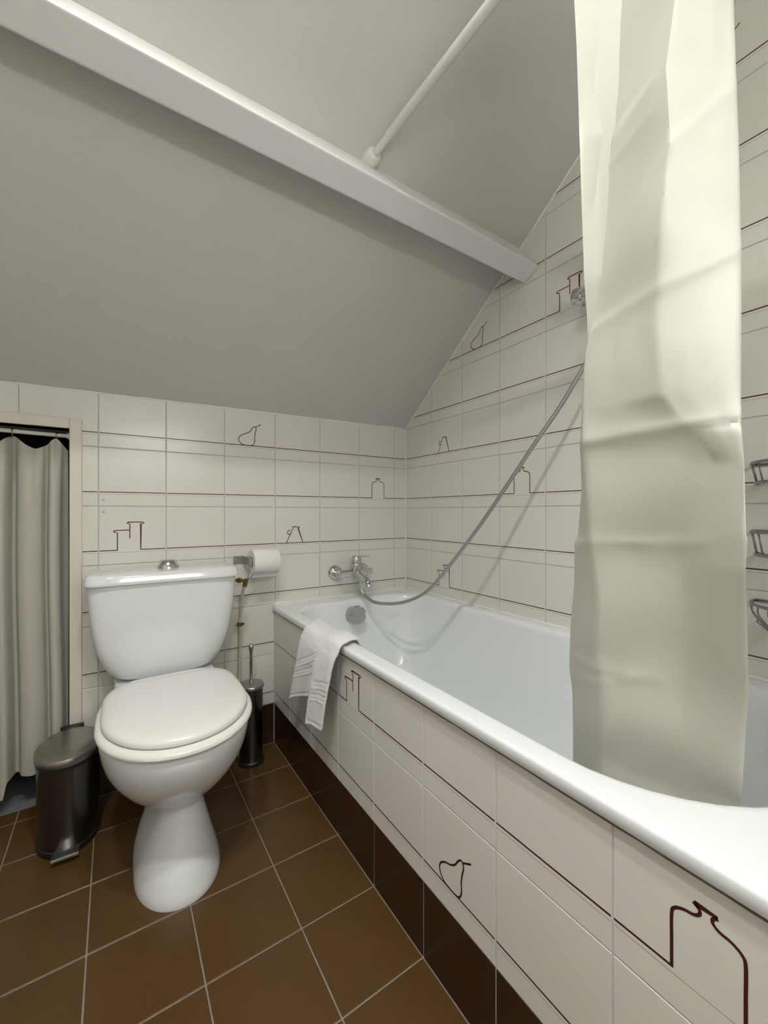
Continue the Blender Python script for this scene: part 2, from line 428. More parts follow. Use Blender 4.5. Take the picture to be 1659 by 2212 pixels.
# sealant beads and trims
def bead(name, pts, r, m, wob=0.0):
    P = spline(pts, 10) if len(pts) > 2 else [Vector(pts[0]).lerp(Vector(pts[1]), i/60) for i in range(61)]
    rs = [r*(1+wob*noise.noise(p*40)) for p in P]
    b = MB(); b.tube(P, rs, 6, 0); return struct(b.build(name, m, None, True))
bead('trim_1', [(-0.001, -0.001, 0.57), (-0.001, -0.001, 1.365)], 0.0035, M_CAULK, 0.2)
bead('trim_2', [(XL, 0.001, cz(XL, 0)), (0, 0.001, cz(0, 0))], 0.004, M_CAULK, 0.6)
bead('trim_3', [(0.001, 0, cz(0, 0)), (0.001, ys, ZC)], 0.004, M_CAULK, 0.6)
bead('trim_4', [(0.0, 0.0, 0.569), (0.0, -1.6, 0.569)], 0.006, M_CAULK, 0.4)
bead('trim_5', [(XP, 0.0, 0.568), (0, 0.0, 0.568)], 0.006, M_CAULK, 0.4)
bead('trim_6', [(XP, 0.0, 0.0), (XP, 0.0, 0.535)], 0.0018, M_GROUTW, 0.2)

M_DKJOINT = mat('dark_brown_joint', (0.16, 0.13, 0.095), 0.9, noise_amt=0.3, nscale=30)
bead('trim_7', [(XP-0.0010, 0.0, 0.5390), (XP-0.0010, -1.6, 0.5390)], 0.0030, M_DKJOINT, 0.3)  # dark brown bead along the panel top, below the tub rim
# roof beam
def beam_pts(x):
    t = -x/1.6; dz = 0.020*t
    e1 = Vector((x, -0.7146, 1.7627+dz)); e2 = Vector((x, -0.7780, 1.7935+dz))
    nrm = Vector((0, 0.608, 0.794))
    return [e1, e2, e2+nrm*0.19, e1+nrm*0.19]
b = MB(); b.loft([beam_pts(-2.35), beam_pts(-1.2), beam_pts(-0.001)])
beam = b.build('trim_roof_beam', M_BEAM); struct(beam); bevel(beam, 0.006, 3)

# cupboard opening frame
b = MB()
b.box((OX1, -0.006, 0.0), (-1.3127, 0.062, 1.2513)); b.box((OX0-0.0325, -0.006, 0.0), (OX0, 0.062, 1.2513)); b.box((OX0, -0.006, OZ1), (OX1, 0.062, 1.2513))
fr = struct(b.build('trim_cupboard_frame', M_CREAM)); bevel(fr, 0.0025, 2)

# ------------------------------------------------------------------ bathtub
def rrect(x0, x1, y0, y1, rad, n=10):
    """rad: radii for corners (x0,y0),(x1,y0),(x1,y1),(x0,y1); ccw"""
    out = []
    for (cx, cy, sx, sy, a0, r) in ((x0, y0, 1, 1, 180, rad[0]), (x1, y0, -1, 1, 270, rad[1]), (x1, y1, -1, -1, 0, rad[2]), (x0, y1, 1, -1, 90, rad[3])):
        for i in range(n+1):
            a = R(a0+90*i/n); out.append((cx+sx*r+r*math.cos(a), cy+sy*r+r*math.sin(a)))
    return out
def dense(c, k):
    out = []
    for i in range(len(c)):
        p, q = c[i], c[(i+1) % len(c)]
        m = k if i % 11 == 10 else 1        # straight run between two corner arcs (11 points each)
        for j in range(m): out.append((lerp(p[0], q[0], j/m), lerp(p[1], q[1], j/m)))
    return out
tub = thing('bathtub', 'white enamel bathtub with tiled side panel, built in along the right wall', 'bathtub', (-0.34, -0.8, 0.16))
def ring(x0, x1, y0, y1, rad, z): return [(x, y, z) for x, y in dense(rrect(x0, x1, y0, y1, rad), 12)]
OUT = (-0.6830, -0.002, -1.60, -0.002)
INN = (-0.630, -0.050, -1.524, -0.100)
IR = (0.25, 0.25, 0.13, 0.13)
def o_(d, z): return ring(OUT[0]+d, OUT[1]-d*0.2, OUT[2]+d, OUT[3]-d*0.2, (0.02, 0.006, 0.006, 0.022), z)
def i_(dx, dyh, dyf, z, rk=1.0): return ring(INN[0]+dx, INN[1]-dx, INN[2]+dyf, INN[3]-dyh, tuple(max(0.02, r*rk) for r in IR), z)
loops = [o_(0.010, 0.5432), o_(0.0015, 0.5435), o_(0.0, 0.5450), o_(0.0, 0.5605), o_(0.0008, 0.5632), o_(0.0025, 0.5652), o_(0.0055, 0.5664), o_(0.010, 0.5670), o_(0.022, 0.5673),
         i_(-0.014, -0.014, -0.014, 0.5675), i_(-0.0075, -0.0075, -0.0075, 0.5665), i_(-0.003, -0.003, -0.003, 0.5635), i_(0.0, 0.0, 0.0, 0.558), i_(0.002, 0.003, 0.004, 0.548), i_(0.004, 0.006, 0.010, 0.530),
         i_(0.012, 0.016, 0.03, 0.47), i_(0.025, 0.036, 0.07, 0.38), i_(0.045, 0.065, 0.13, 0.28), i_(0.065, 0.095, 0.19, 0.22), i_(0.095, 0.135, 0.25, 0.185), i_(0.14, 0.19, 0.33, 0.17, 0.8), i_(0.2, 0.3, 0.5, 0.165, 0.5)]
b = MB(); b.loft(loops, False, True)
b.build('shell', M_ENAMEL, tub, 50)
# overflow knob (lobed grip)
kc = Vector((-0.3665, -0.142, 0.512)); kax = Vector((0.0, -0.95, 0.15)).normalized()
b = MB(); b.lathe([(0.034, -0.03), (0.034, 0.004), (0.030, 0.006)], kc, kax, 32)
ov = b.build('overflow_knob', M_GREYPL, tub, 40)
u = Vector((1, 0, 0)); v_ = kax.cross(u).normalized(); loops = []
for rr_, hh in ((0.035, 0.006), (0.0385, 0.010), (0.0385, 0.020), (0.035, 0.026), (0.024, 0.028), (0.010, 0.028), (0.009, 0.0265)):
    lp = []
    for i in range(72):
        a = 2*math.pi*i/72+0.3
        k = 1.0 - (0.20*max(0, math.cos(6*a))**3 if rr_ > 0.03 else 0.12*max(0, math.cos(6*a))**3*(rr_ > 0.02))
        lp.append(kc+kax*hh+(u*math.cos(a)+v_*math.sin(a))*rr_*k)
    loops.append(lp)
b = MB(); b.loft(loops); o = b.build('knob_grip', M_GREYPL, ov, 35)

# ------------------------------------------------------------------ toilet
TX = -1.080
toi = thing('toilet', 'white close-coupled ceramic toilet with the lid down, in front of the back wall', 'toilet', (TX, -0.35, 0.0))
def sup(cx, cy, hx, hy, z, e=2.0, n=64, yf=None):
    """super-ellipse loop; e exponent"""
    out = []
    for i in range(n):
        a = 2*math.pi*i/n; c, s_ = math.cos(a), math.sin(a)
        out.append((cx+hx*math.copysign(abs(c)**(2/e), c), cy+hy*math.copysign(abs(s_)**(2/e), s_), z))
    return out
def egg(hw, yb, yw, yf, z, eb=2.6, ef=2.05, n=80, flat=None):
    """seat outline: widest at yw, back yb, front yf (yf<yw<yb)"""
    out = []
    for i in range(n):
        a = 2*math.pi*i/n; c, s_ = math.cos(a), math.sin(a)
        if s_ >= 0: x = hw*math.copysign(abs(c)**(2/eb), c); y = yw+(yb-yw)*abs(s_)**(2/eb)
        else: x = hw*math.copysign(abs(c)**(2/ef), c); y = yw-(yw-yf)*abs(s_)**(2/ef)
        if flat is not None: y = min(y, flat)
        out.append((TX+x, y, z))
    return out
# cistern body
def cist(hw, yf, z, e=7.0): 
    yb = -0.015; return sup(TX, (yf+yb)/2, hw, (yb-yf)/2, z, e, 96)
prof = [(0.418, 0.085, -0.150), (0.420, 0.108, -0.162), (0.426, 0.130, -0.170), (0.436, 0.148, -0.176), (0.452, 0.162, -0.180), (0.475, 0.174, -0.184), (0.51, 0.187, -0.188), (0.56, 0.1985, -0.192), (0.63, 0.2085, -0.195), (0.70, 0.2145, -0.197), (0.732, 0.2155, -0.197)]
b = MB(); b.loft([cist(h, y, z, 5.5 if z > .46 else 4.5) for z, h, y in prof]); b.build('cistern', M_PORC, toi, 40)
def lidl(d, z): return sup(TX, -0.105, 0.222-d, 0.103-d, z, 7.5, 96)
b = MB(); b.loft([lidl(0.006, 0.727), lidl(0.0005, 0.728), lidl(0.0, 0.732), lidl(0.0, 0.738), lidl(0.003, 0.743), lidl(0.003, 0.749), lidl(0.007, 0.7555), lidl(0.014, 0.7585), lidl(0.03, 0.7595), lidl(0.06, 0.760)])
cl = b.build('cistern_lid', M_PORC, toi, 40)
b = MB(); b.lathe([(0.034, 0), (0.034, 0.003), (0.030, 0.012), (0.0245, 0.024), (0.021, 0.0275), (0.012, 0.029), (0.0, 0.0293)], (-1.072, -0.105, 0.759), (0, 0, 1), 32)
b.build('flush_button', M_CHROME, cl, 30)
# bowl: loft down from the rim to the waist
bowl = [(0.398, 0.176, -0.205, -0.430, -0.655), (0.388, 0.178, -0.205, -0.430, -0.658), (0.372, 0.177, -0.205, -0.430, -0.656), (0.345, 0.173, -0.206, -0.428, -0.648), (0.315, 0.165, -0.208, -0.425, -0.633),
        (0.285, 0.151, -0.211, -0.420, -0.612), (0.255, 0.132, -0.215, -0.413, -0.585), (0.230, 0.112, -0.220, -0.405, -0.555), (0.210, 0.092, -0.225, -0.398, -0.525), (0.196, 0.073, -0.230, -0.390, -0.495), (0.188, 0.060, -0.235, -0.385, -0.475)]
b = MB(); b.loft([egg(h, yb, yw, yf, z, 2.4, 2.0) for z, h, yb, yw, yf in bowl]); b.build('bowl', M_PORC, toi, 45)
# rear deck under the cistern
b = MB(); b.loft([sup(TX, -0.14, 0.075, 0.09, 0.25, 4), sup(TX, -0.14, 0.10, 0.105, 0.32, 4), sup(TX, -0.145, 0.135, 0.12, 0.385, 5), sup(TX, -0.145, 0.145, 0.125, 0.405, 5), sup(TX, -0.140, 0.14, 0.12, 0.417, 5)])
b.build('rear_deck', M_PORC, toi, 45)
# pedestal
ped = [(0.0, 0.103, -0.20, -0.43, -0.580), (0.006, 0.1035, -0.20, -0.43, -0.581), (0.02, 0.101, -0.20, -0.43, -0.576), (0.05, 0.0925, -0.20, -0.43, -0.563), (0.085, 0.080, -0.20, -0.43, -0.544), (0.12, 0.067, -0.20, -0.425, -0.522), (0.15, 0.057, -0.20, -0.42, -0.504), (0.175, 0.050, -0.20, -0.41, -0.490), (0.195, 0.046, -0.20, -0.40, -0.478), (0.24, 0.046, -0.20, -0.39, -0.45)]
b = MB(); b.loft([egg(h, yb, yw, yf, z, 3.0, 2.1) for z, h, yb, yw, yf in ped]); b.v = [(x+0.010*sstep(0.03, 0.18, z), y, z) for x, y, z in b.v]; b.build('pedestal', M_PORC, toi, 45)
# seat ring and lid
st = [(0.400, 0.176, -0.652), (0.402, 0.183, -0.662), (0.408, 0.1855, -0.666), (0.414, 0.1845, -0.665), (0.419, 0.180, -0.659), (0.4215, 0.172, -0.650)]
b = MB(); b.loft([egg(h, -0.205, -0.435, yf, z, 3.4, 2.05, flat=-0.245) for z, h, yf in st]); b.build('seat', M_SEAT, toi, 40)
ld = [(0.4215, 0.160, -0.636, -0.242), (0.4225, 0.168, -0.645, -0.236), (0.427, 0.1725, -0.6495, -0.232), (0.433, 0.173, -0.650, -0.231), (0.439, 0.170, -0.647, -0.234), (0.443, 0.163, -0.639, -0.241), (0.4455, 0.152, -0.626, -0.252), (0.4468, 0.13, -0.60, -0.275), (0.4474, 0.08, -0.54, -0.33), (0.4476, 0.03, -0.47, -0.40)]
b = MB(); b.loft([egg(h, fl+0.014*h/0.17, -0.435, yf, z, 4.2, 2.05, flat=fl) for z, h, yf, fl in ld]); b.build('seat_lid', M_SEAT, toi, 40)
b = MB(); b.loft([sup(TX, -0.222, 0.106, 0.020, z, 6) for z in (0.405, 0.433)] + [sup(TX, -0.222, 0.103, 0.017, 0.4365, 6)]); b.build('hinge', M_SEAT, toi, 40)

# ------------------------------------------------------------------ pedal bin
BX, BY = -1.335, -0.145
bn = thing('pedal_bin', 'small oval brushed steel pedal bin standing between curtain and toilet', 'bin', (BX, BY, 0.0))
def ov_(a, b_, z, cx=BX, cy=BY): return [(cx+a*math.cos(2*math.pi*i/56), cy+b_*math.sin(2*math.pi*i/56), z) for i in range(56)]
b = MB(); b.loft([ov_(.074, .098, 0), ov_(.076, .100, .004), ov_(.076, .100, .018), ov_(.074, .098, .02)]); b.build('base_ring', M_BLACK, bn, 40)
b = MB(); b.loft([ov_(.073, .097, .019), ov_(.074, .098, .03), ov_(.0755, .0995, .24)]); b.build('body', M_STEELB, bn, 60)
b = MB(); b.loft([ov_(.0775, .1015, .238), ov_(.0775, .1015, .252)]); b.build('rim', M_BLACK, bn, 60)
b = MB(); b.loft([ov_(.079, .103, .248), ov_(.080, .104, .250), ov_(.080, .104, .262), ov_(.077, .101, .268), ov_(.070, .094, .2715), ov_(.045, .06, .275), ov_(.01, .012, .276)]); b.build('lid', M_STEEL, bn, 35)
b = MB(); b.loft([[(BX+x, BY-0.094, 0.018), (BX+x, BY-0.128, 0.024), (BX+x, BY-0.132, 0.022), (BX+x, BY-0.130, 0.016), (BX+x, BY-0.094, 0.012)] for x in (-0.030, 0.030)]); b.build('pedal', M_STEEL, bn)
b = MB(); b.loft([sup(BX, BY+0.108, 0.030, 0.010, z, 5, 24) for z in (0.15, 0.268, 0.272)]); b.build('hinge_cover', M_BLACK, bn)

# ------------------------------------------------------------------ toilet brush
QX, QY = -0.789, -0.082
tb = thing('toilet_brush', 'chrome toilet brush in a steel holder standing behind the toilet', 'toilet brush', (QX, QY, 0.0))
b = MB(); b.lathe([(0.047, 0), (0.0475, 0.004), (0.0475, 0.012), (0.043, 0.016)], (QX, QY, 0)); b.build('base', M_BLACK, tb, 40)
b = MB(); b.lathe([(0.0425, 0.012), (0.0425, 0.283), (0.040, 0.283), (0.040, 0.02)], (QX, QY, 0)); hd = b.build('holder', M_STEELB, tb, 40)
b = MB()
for k in range(14):
    for q in range(2):
        a = R(180+k*13+q*6); rr_ = 0.0426; p = Vector((QX+rr_*math.cos(a), QY+rr_*math.sin(a), 0.252-0.020*q))
        b.lathe([(0.0022, 0), (0.0022, 0.0007)], p, (math.cos(a), math.sin(a), 0), 10)
b.build('hole_row', M_BLACK, hd)
b = MB(); b.lathe([(0.0455, 0.283), (0.0475, 0.285), (0.0475, 0.292), (0.045, 0.2955), (0.02, 0.299), (0.010, 0.300)], (QX, QY, 0)); b.build('lid', M_DCHROME, tb, 40)
b = MB(); b.lathe([(0.0085, 0.296), (0.0085, 0.303), (0.0055, 0.306), (0.0055, 0.34), (0.0068, 0.37), (0.0058, 0.40), (0.0062, 0.415), (0.0085, 0.426), (0.0095, 0.434), (0.0085, 0.442), (0.005, 0.4465), (0.0, 0.448)], (QX, QY, 0), n=24); b.build('handle', M_CHROME, tb, 60)

# ------------------------------------------------------------------ toilet paper
ph = thing('paper_holder', 'chrome strip bracket holding a toilet roll, screwed to the back wall', 'paper holder', (-0.80, -0.001, 0.76))
b = MB(); b.box((-0.836, -0.0035, 0.744), (-0.797, -0.0003, 0.775)); pp = b.build('wall_plate', M_DCHROME, ph); bevel(pp, 0.001)
b = MB(); b.lathe([(0.004, 0), (0.004, 0.0012), (0.002, 0.002)], (-0.826, -0.0035, 0.759), (0, -1, 0), 14); b.build('screw', M_DCHROME, ph, 40)
b = MB(); b.loft([[(-0.7985, y, z0), (-0.7950, y, z0), (-0.7950, y, z1), (-0.7985, y, z1)] for y, z0, z1 in ((-0.0005, 0.744, 0.775), (-0.055, 0.744, 0.775), (-0.078, 0.742, 0.772), (-0.092, 0.748, 0.766))]); b.build('arm', M_DCHROME, ph)
b = MB(); b.lathe([(0.0165, 0.0), (0.0165, 0.008), (0.011, 0.010), (0.011, 0.102), (0.015, 0.103), (0.015, 0.108)], (-0.7955, -0.078, 0.757), (1, 0, 0), 28); b.build('spindle', M_CHROME, ph, 40)
b = MB(); b.lathe([(0.019, 0), (0.0475, 0.0), (0.0485, 0.0015), (0.0485, 0.0965), (0.0475, 0.098), (0.019, 0.098), (0.019, 0.0)], (-0.7865, -0.078, 0.757), (1, 0, 0), 48)
tp = b.build('toilet_roll', M_PAPER, None, 40, origin=(-0.7865, -0.078, 0.708)); tag(tp, 'white toilet paper roll hanging on the wall bracket beside the cistern', 'toilet paper')
b = MB(); b.lathe([(0.0185, 0.001), (0.0195, 0.001), (0.0195, 0.097), (0.0185, 0.097), (0.0185, 0.001)], (-0.7865, -0.078, 0.757), (1, 0, 0), 32); b.build('core', M_CORE, tp, 40)
b = MB(); sh = []
for i in range(12):
    a = R(250+i*3.5); sh.append((-0.078+0.0489*math.cos(a), 0.757+0.0489*math.sin(a)))
sh = [(-0.078-0.0490*math.cos(R(50+10*k)), 0.757-0.0490*math.sin(R(50+10*k))) for k in range(0, 4)] + [(-0.078-0.006, 0.7015), (-0.078-0.002, 0.6965)]
b.loft([[(x, y, z) for y, z in sh] for x in (-0.7855, -0.6895)], False, False, closed=False); b.build('loose_sheet', M_PAPER, tp, True)

# ------------------------------------------------------------------ cistern supply pipe
sp = thing('water_pipe', 'thin cream painted water pipe with stop valve feeding the cistern', 'pipe', (-0.818, -0.026, 0.0))
P = spline([(-0.8200, -0.026, 0.0), (-0.8195, -0.026, 0.2), (-0.8165, -0.026, 0.45), (-0.8150, -0.027, 0.56), (-0.8120, -0.036, 0.62), (-0.8080, -0.050, 0.655), (-0.8060, -0.055, 0.668)], 8)
b = MB(); b.tube(P, 0.0058, 12); b.build('pipe', M_PIPE, sp, True)
b = MB(); b.tube([(-0.8060, -0.055, 0.664), (-0.8035, -0.060, 0.682), (-0.8030, -0.062, 0.690)], 0.0085, 12); b.tube([(-0.803, -0.062, 0.684), (-0.842, -0.068, 0.692)], 0.0062, 12); b.tube([(-0.825, -0.066, 0.688), (-0.834, -0.067, 0.690)], 0.0105, 6)
b.build('stop_valve', M_RUST, sp, 40)
b = MB(); b.tube([(-0.797, -0.062, 0.688), (-0.790, -0.063, 0.697), (-0.783, -0.065, 0.716)], [0.0045, 0.0035, 0.0025], 10); b.build('valve_lever', M_CHROME, sp, True)
b = MB(); b.lathe([(0.0065, -0.006), (0.0105, -0.006), (0.0105, 0.006), (0.0065, 0.006)], (-0.8158, -0.026, 0.512), (0, 0, 1), 6); b.tube([(-0.8158, 0.001, 0.512), (-0.8158, -0.020, 0.512)], 0.004, 8); b.tube([(-0.826, -0.030, 0.512), (-0.832, -0.031, 0.510)], 0.0035, 8); b.tube([(-0.806, -0.030, 0.512), (-0.800, -0.031, 0.514)], 0.0035, 8)
b.build('pipe_clip', M_RUST, sp)

# ------------------------------------------------------------------ bath mixer tap
tap = thing('bath_mixer_tap', 'chrome bath mixer tap mounted on the back wall above the tub', 'tap', (-0.325, 0.0, 0.675))
for x in (-0.395, -0.255):
    b = MB(); b.lathe([(0.0345, 0), (0.034, 0.003), (0.026, 0.012), (0.017, 0.018), (0.015, 0.018)], (x, -0.0005, 0.675), (0, -1, 0), 36); b.build('escutcheon', M_CHROME, tap, 50)
    b = MB(); b.lathe([(0.0115, 0.0), (0.0115, 0.022), (0.0165, 0.023), (0.0165, 0.036), (0.013, 0.039)], (x, -0.014, 0.675), (0, -1, 0), 24); b.tube([(x, -0.046, 0.675), (x, -0.062, 0.676)], 0.014, 20); b.build('union', M_CHROME, tap, 40)
b = MB(); b.lathe([(0.013, 0), (0.0165, 0.003), (0.0172, 0.06), (0.0205, 0.075), (0.0205, 0.095), (0.0172, 0.11), (0.0165, 0.167), (0.013, 0.17)], (-0.41, -0.065, 0.677), (1, 0, 0), 28)
b.lathe([(0.0235, -0.012), (0.0245, 0.012), (0.0245, 0.030), (0.0235, 0.032)], (-0.325, -0.068, 0.690), (0, -0.1, 1), 28)
b.build('body', M_CHROME, tap, 45)
b = MB()
P = [(-0.325, -0.070, 0.674), (-0.323, -0.095, 0.668), (-0.321, -0.125, 0.660), (-0.319, -0.150, 0.652), (-0.318, -0.164, 0.640)]
b.tube(spline(P, 5), [lerp(0.0205, 0.0135, i/20) for i in range(21)], 20); b.lathe([(0.0115, 0), (0.0125, 0.002), (0.0125, 0.014), (0.010, 0.015)], (-0.318, -0.164, 0.642), (0, -0.2, -1), 24)
b.build('spout', M_CHROME, tap, 45)
b = MB(); b.lathe([(0.0235, 0.0), (0.0240, 0.004), (0.0225, 0.024), (0.019, 0.029), (0.0, 0.030)], (-0.325, -0.070, 0.723), (0, -0.1, 1), 28)
lv = [(-0.325, -0.066, 0.7515), (-0.322, -0.095, 0.755), (-0.318, -0.135, 0.757), (-0.316, -0.158, 0.756)]
b.loft([[(p[0]-w_, p[1], p[2]-0.003), (p[0]+w_, p[1], p[2]-0.003), (p[0]+w_*0.9, p[1], p[2]+0.003), (p[0]-w_*0.9, p[1], p[2]+0.003)] for p, w_ in zip(lv, (0.017, 0.0135, 0.011, 0.010))])
b.build('lever', M_CHROME, tap, 40)
b = MB(); b.lathe([(0.006, 0), (0.006, 0.010), (0.0085, 0.012), (0.0095, 0.018), (0.0085, 0.024), (0.0, 0.027)], (-0.312, -0.118, 0.668), (0.7, -0.5, 0.5), 18); b.build('diverter_knob', M_CHROME, tap, 50)
b = MB(); b.lathe([(0.0095, 0), (0.0095, 0.018), (0.0085, 0.020), (0.0085, 0.034), (0.0075, 0.036)], (-0.326, -0.118, 0.650), (0, 0, -1), 16); b.build('hose_outlet', M_CHROME, tap, 40)
# hose
HP = [(-0.326, -0.118, 0.622), (-0.3262, -0.121, 0.606), (-0.3191, -0.144, 0.5842), (-0.3051, -0.1894, 0.5669), (-0.2834, -0.2592, 0.5696), (-0.2601, -0.3343, 0.5864), (-0.2369, -0.4092, 0.6207), (-0.2181, -0.4699, 0.6693), (-0.1916, -0.5553, 0.7723), (-0.1592, -0.6599, 0.9091), (-0.1297, -0.7551, 1.047), (-0.1027, -0.8422, 1.175), (-0.0819, -0.9093, 1.2704), (-0.068, -0.9743, 1.372), (-0.066, -1.030, 1.455), (-0.072, -1.062, 1.500)]
b = MB(); b.tube(spline(HP, 10), 0.0068, 12); hs = b.build('hose', M_HOSE, None, True, origin=(-0.326, -0.118, 0.622))
tag(hs, 'silver shower hose sagging from the bath tap up to the shower bracket', 'shower hose')
# wall bracket with hand shower (mostly behind the curtain)
sw = thing('hand_shower', 'chrome hand shower in a wall bracket, half hidden behind the shower curtain', 'hand shower', (0.0, -1.02, 1.56))
b = MB(); b.lathe([(0.026, 0), (0.026, 0.004), (0.018, 0.010), (0.012, 0.012), (0.012, 0.05)], (0.0, -1.02, 1.575), (-1, 0, 0), 28); b.build('wall_rose', M_CHROME, sw, 40)
b = MB(); b.lathe([(0.0245, 0), (0.0275, 0.003), (0.0285, 0.016), (0.0275, 0.028), (0.021, 0.030), (0.020, 0.075), (0.017, 0.085)], (-0.060, -0.945, 1.593), (0.0, -1.0, -0.18), 28); b.build('bracket', M_CHROME, sw, 40)
b = MB(); b.tube([(-0.072, -1.062, 1.498), (-0.076, -1.062, 1.56), (-0.085, -1.063, 1.63), (-0.105, -1.065, 1.70)], [0.011, 0.0125, 0.0115, 0.014], 18); b.build('handle', M_CHROME, sw, 50)
b = MB(); b.lathe([(0.010, -0.02), (0.030, 0.0), (0.036, 0.012), (0.036, 0.020), (0.0, 0.022)], (-0.105, -1.066, 1.71), (-0.85, -0.05, -0.4), 28); b.build('spray_head', M_CHROME, sw, 45)

# ------------------------------------------------------------------ shower caddy
cd = thing('shower_caddy', 'grey wire shower caddy with three baskets on the right wall', 'shower caddy', (0.0, -1.475, 0.70))
b = MB()
for y in (-1.545, -1.405): b.tube([(-0.006, y, 0.68), (-0.006, y, 1.16)], 0.003, 8)
b.build('back_frame', M_WIRE, cd, True)
for k, (zt, zb, m_) in enumerate(((1.055, 1.012, 0.0), (0.905, 0.855, 0.0), (0.748, 0.695, 1.0))):
    cy_, hy_, dx_ = -1.478, 0.132, 0.115
    def lp_(s_, z, n=40): 
        out = []
        for i in range(n+1):
            a = math.pi*i/n; out.append(Vector((-0.004-dx_*s_*math.sin(a)**0.8, cy_+hy_*s_*math.cos(a), z)))
        return out
    bk = MB(); bk.tube(lp_(1.0, zt), 0.0035, 8); bk.tube([(-0.004, cy_-hy_, zt), (-0.004, cy_+hy_, zt)], 0.003, 8)
    o = bk.build('basket', M_WIRE, cd, True)
    bw = MB()
    if m_: 
        for q in (0, 1, 2, 3): bw.tube(lp_(0.93-0.05*q, zb+0.012-0.006*q), 0.0016, 6)
    else: bw.tube(lp_(0.95, zb), 0.0035, 8)
    T_, B_ = lp_(1.0, zt), lp_(0.94 if not m_ else 0.80, zb)
    for i in range(2, 39, 3): bw.tube(spline([T_[i], T_[i].lerp(B_[i], 0.15)*0.3+Vector((T_[i].x, T_[i].y, lerp(zt, zb, 0.5)))*0.7, B_[i]], 4) if m_ else [T_[i], B_[i]], 0.0017, 6)
    for i in range(3, 38, 2): bw.tube([B_[i], (-0.004, B_[i].y, zb)], 0.0015, 5)
    bw.build('wires', M_WIRE, o, True)

# ------------------------------------------------------------------ shower rod
r0 = Vector((-0.648, -0.700, 1.897)); r1 = Vector((-0.622, -1.129, 1.918)); rd = (r1-r0).normalized()
rod = thing('shower_rod', 'white shower curtain rod running from the sloping ceiling above the tub', 'curtain rod', tuple(r0))
rend = r0+rd*((YN-r0.y)/rd.y)
r0 = r0+rd*0.022
b = MB(); b.lathe([(0.017, -0.045), (0.0205, -0.020), (0.0215, 0.0), (0.0205, 0.016), (0.018, 0.020), (0.0105, 0.021)], r0, rd, 28); b.build('end_cup', M_RODW, rod, 40)
b = MB(); b.tube([r0+rd*0.01, r0+rd*0.085], 0.0090, 18); b.build('inner_tube', M_RODW, rod, 40)
b = MB(); b.tube([r0+rd*0.078, r0+rd*0.082, rend], [0.0100, 0.0112, 0.0112], 20); b.build('outer_tube', M_RODW, rod, 40)

# ------------------------------------------------------------------ shower curtain
# fold lines of the cloth: (z, x, y) from hem to rod
C0 = [(0.3, -0.503, -1.2214), (0.4909, -0.515, -1.2214), (0.549, -0.5224, -1.226), (0.6235, -0.5322, -1.2311), (0.671, -0.5388, -1.229), (0.7481, -0.5491, -1.2381), (0.8237, -0.5582, -1.2507), (0.8973, -0.5658, -1.2562), (0.9071, -0.5668, -1.2627), (0.9863, -0.5753, -1.2744), (1.0531, -0.5827, -1.2763), (1.0736, -0.585, -1.2801), (1.0997, -0.6014, -1.2907), (1.1699, -0.6068, -1.2992), (1.2102, -0.61, -1.3063), (1.2437, -0.6164, -1.3078), (1.303, -0.628, -1.3102), (1.4302, -0.6304, -1.3071), (1.5648, -0.6329, -1.3041), (1.6571, -0.6347, -1.3021), (1.7298, -0.636, -1.2991), (2.0, -0.636, -1.2991)]
C1 = [(0.3, -0.54, -1.2959), (0.5407, -0.552, -1.2959), (0.6549, -0.5685, -1.3049), (0.7227, -0.5791, -1.3009), (0.8075, -0.592, -1.3104), (0.9039, -0.6032, -1.3056), (0.963, -0.6102, -1.3058), (1.0654, -0.621, -1.304), (1.168, -0.612, -1.3023), (1.2216, -0.6079, -1.3058), (1.245, -0.606, -1.3113), (1.3618, -0.6041, -1.321), (1.4234, -0.6031, -1.3247), (1.489, -0.602, -1.3318), (1.5141, -0.602, -1.34), (1.5329, -0.602, -1.3379), (1.6033, -0.602, -1.3365), (1.7071, -0.602, -1.3432), (2.0, -0.602, -1.3432)]
C2 = [(0.3, -0.5, -1.3777), (0.5262, -0.512, -1.3777), (0.5929, -0.5226, -1.3911), (0.6708, -0.5358, -1.4049), (0.7217, -0.545, -1.4112), (0.7894, -0.5558, -1.4124), (0.8686, -0.5688, -1.4144), (0.9142, -0.5772, -1.4231), (0.9637, -0.5876, -1.4424), (1.0091, -0.598, -1.4629), (1.101, -0.6322, -1.4177), (1.1897, -0.6393, -1.4152), (1.2344, -0.6428, -1.4194), (1.3005, -0.648, -1.4241), (1.4078, -0.6496, -1.4349), (1.4967, -0.6508, -1.4303), (1.5711, -0.652, -1.4407), (2.0, -0.652, -1.4407)]
C3 = [(0.3, -0.498, -1.4634), (0.5471, -0.51, -1.4634), (0.6512, -0.539, -1.4757), (0.7328, -0.5638, -1.486), (0.7639, -0.573, -1.4876), (0.8409, -0.5928, -1.4916), (0.8806, -0.6034, -1.4936), (0.9152, -0.6085, -1.4966), (0.919, -0.6086, -1.4958), (1.0051, -0.611, -1.4948), (1.0463, -0.608, -1.4914), (1.0533, -0.6, -1.4883), (1.0895, -0.5979, -1.4881), (1.2309, -0.59, -1.4862), (1.4003, -0.59, -1.4839), (1.4639, -0.59, -1.4817), (1.4929, -0.59, -1.4807), (1.5738, -0.59, -1.4789), (2.0, -0.59, -1.4789)]
def at_z(tab, z):
    return Vector((interp([(a, b_) for a, b_, c in tab], z), interp([(a, c) for a, b_, c in tab], z), 0))
NZ, ZT, ZB = 260, 1.905, 0.40
ctl_u = [0.0, 0.20, 0.62, 1.0, 1.18, 1.5]
NU = 90
verts = []; faces = []
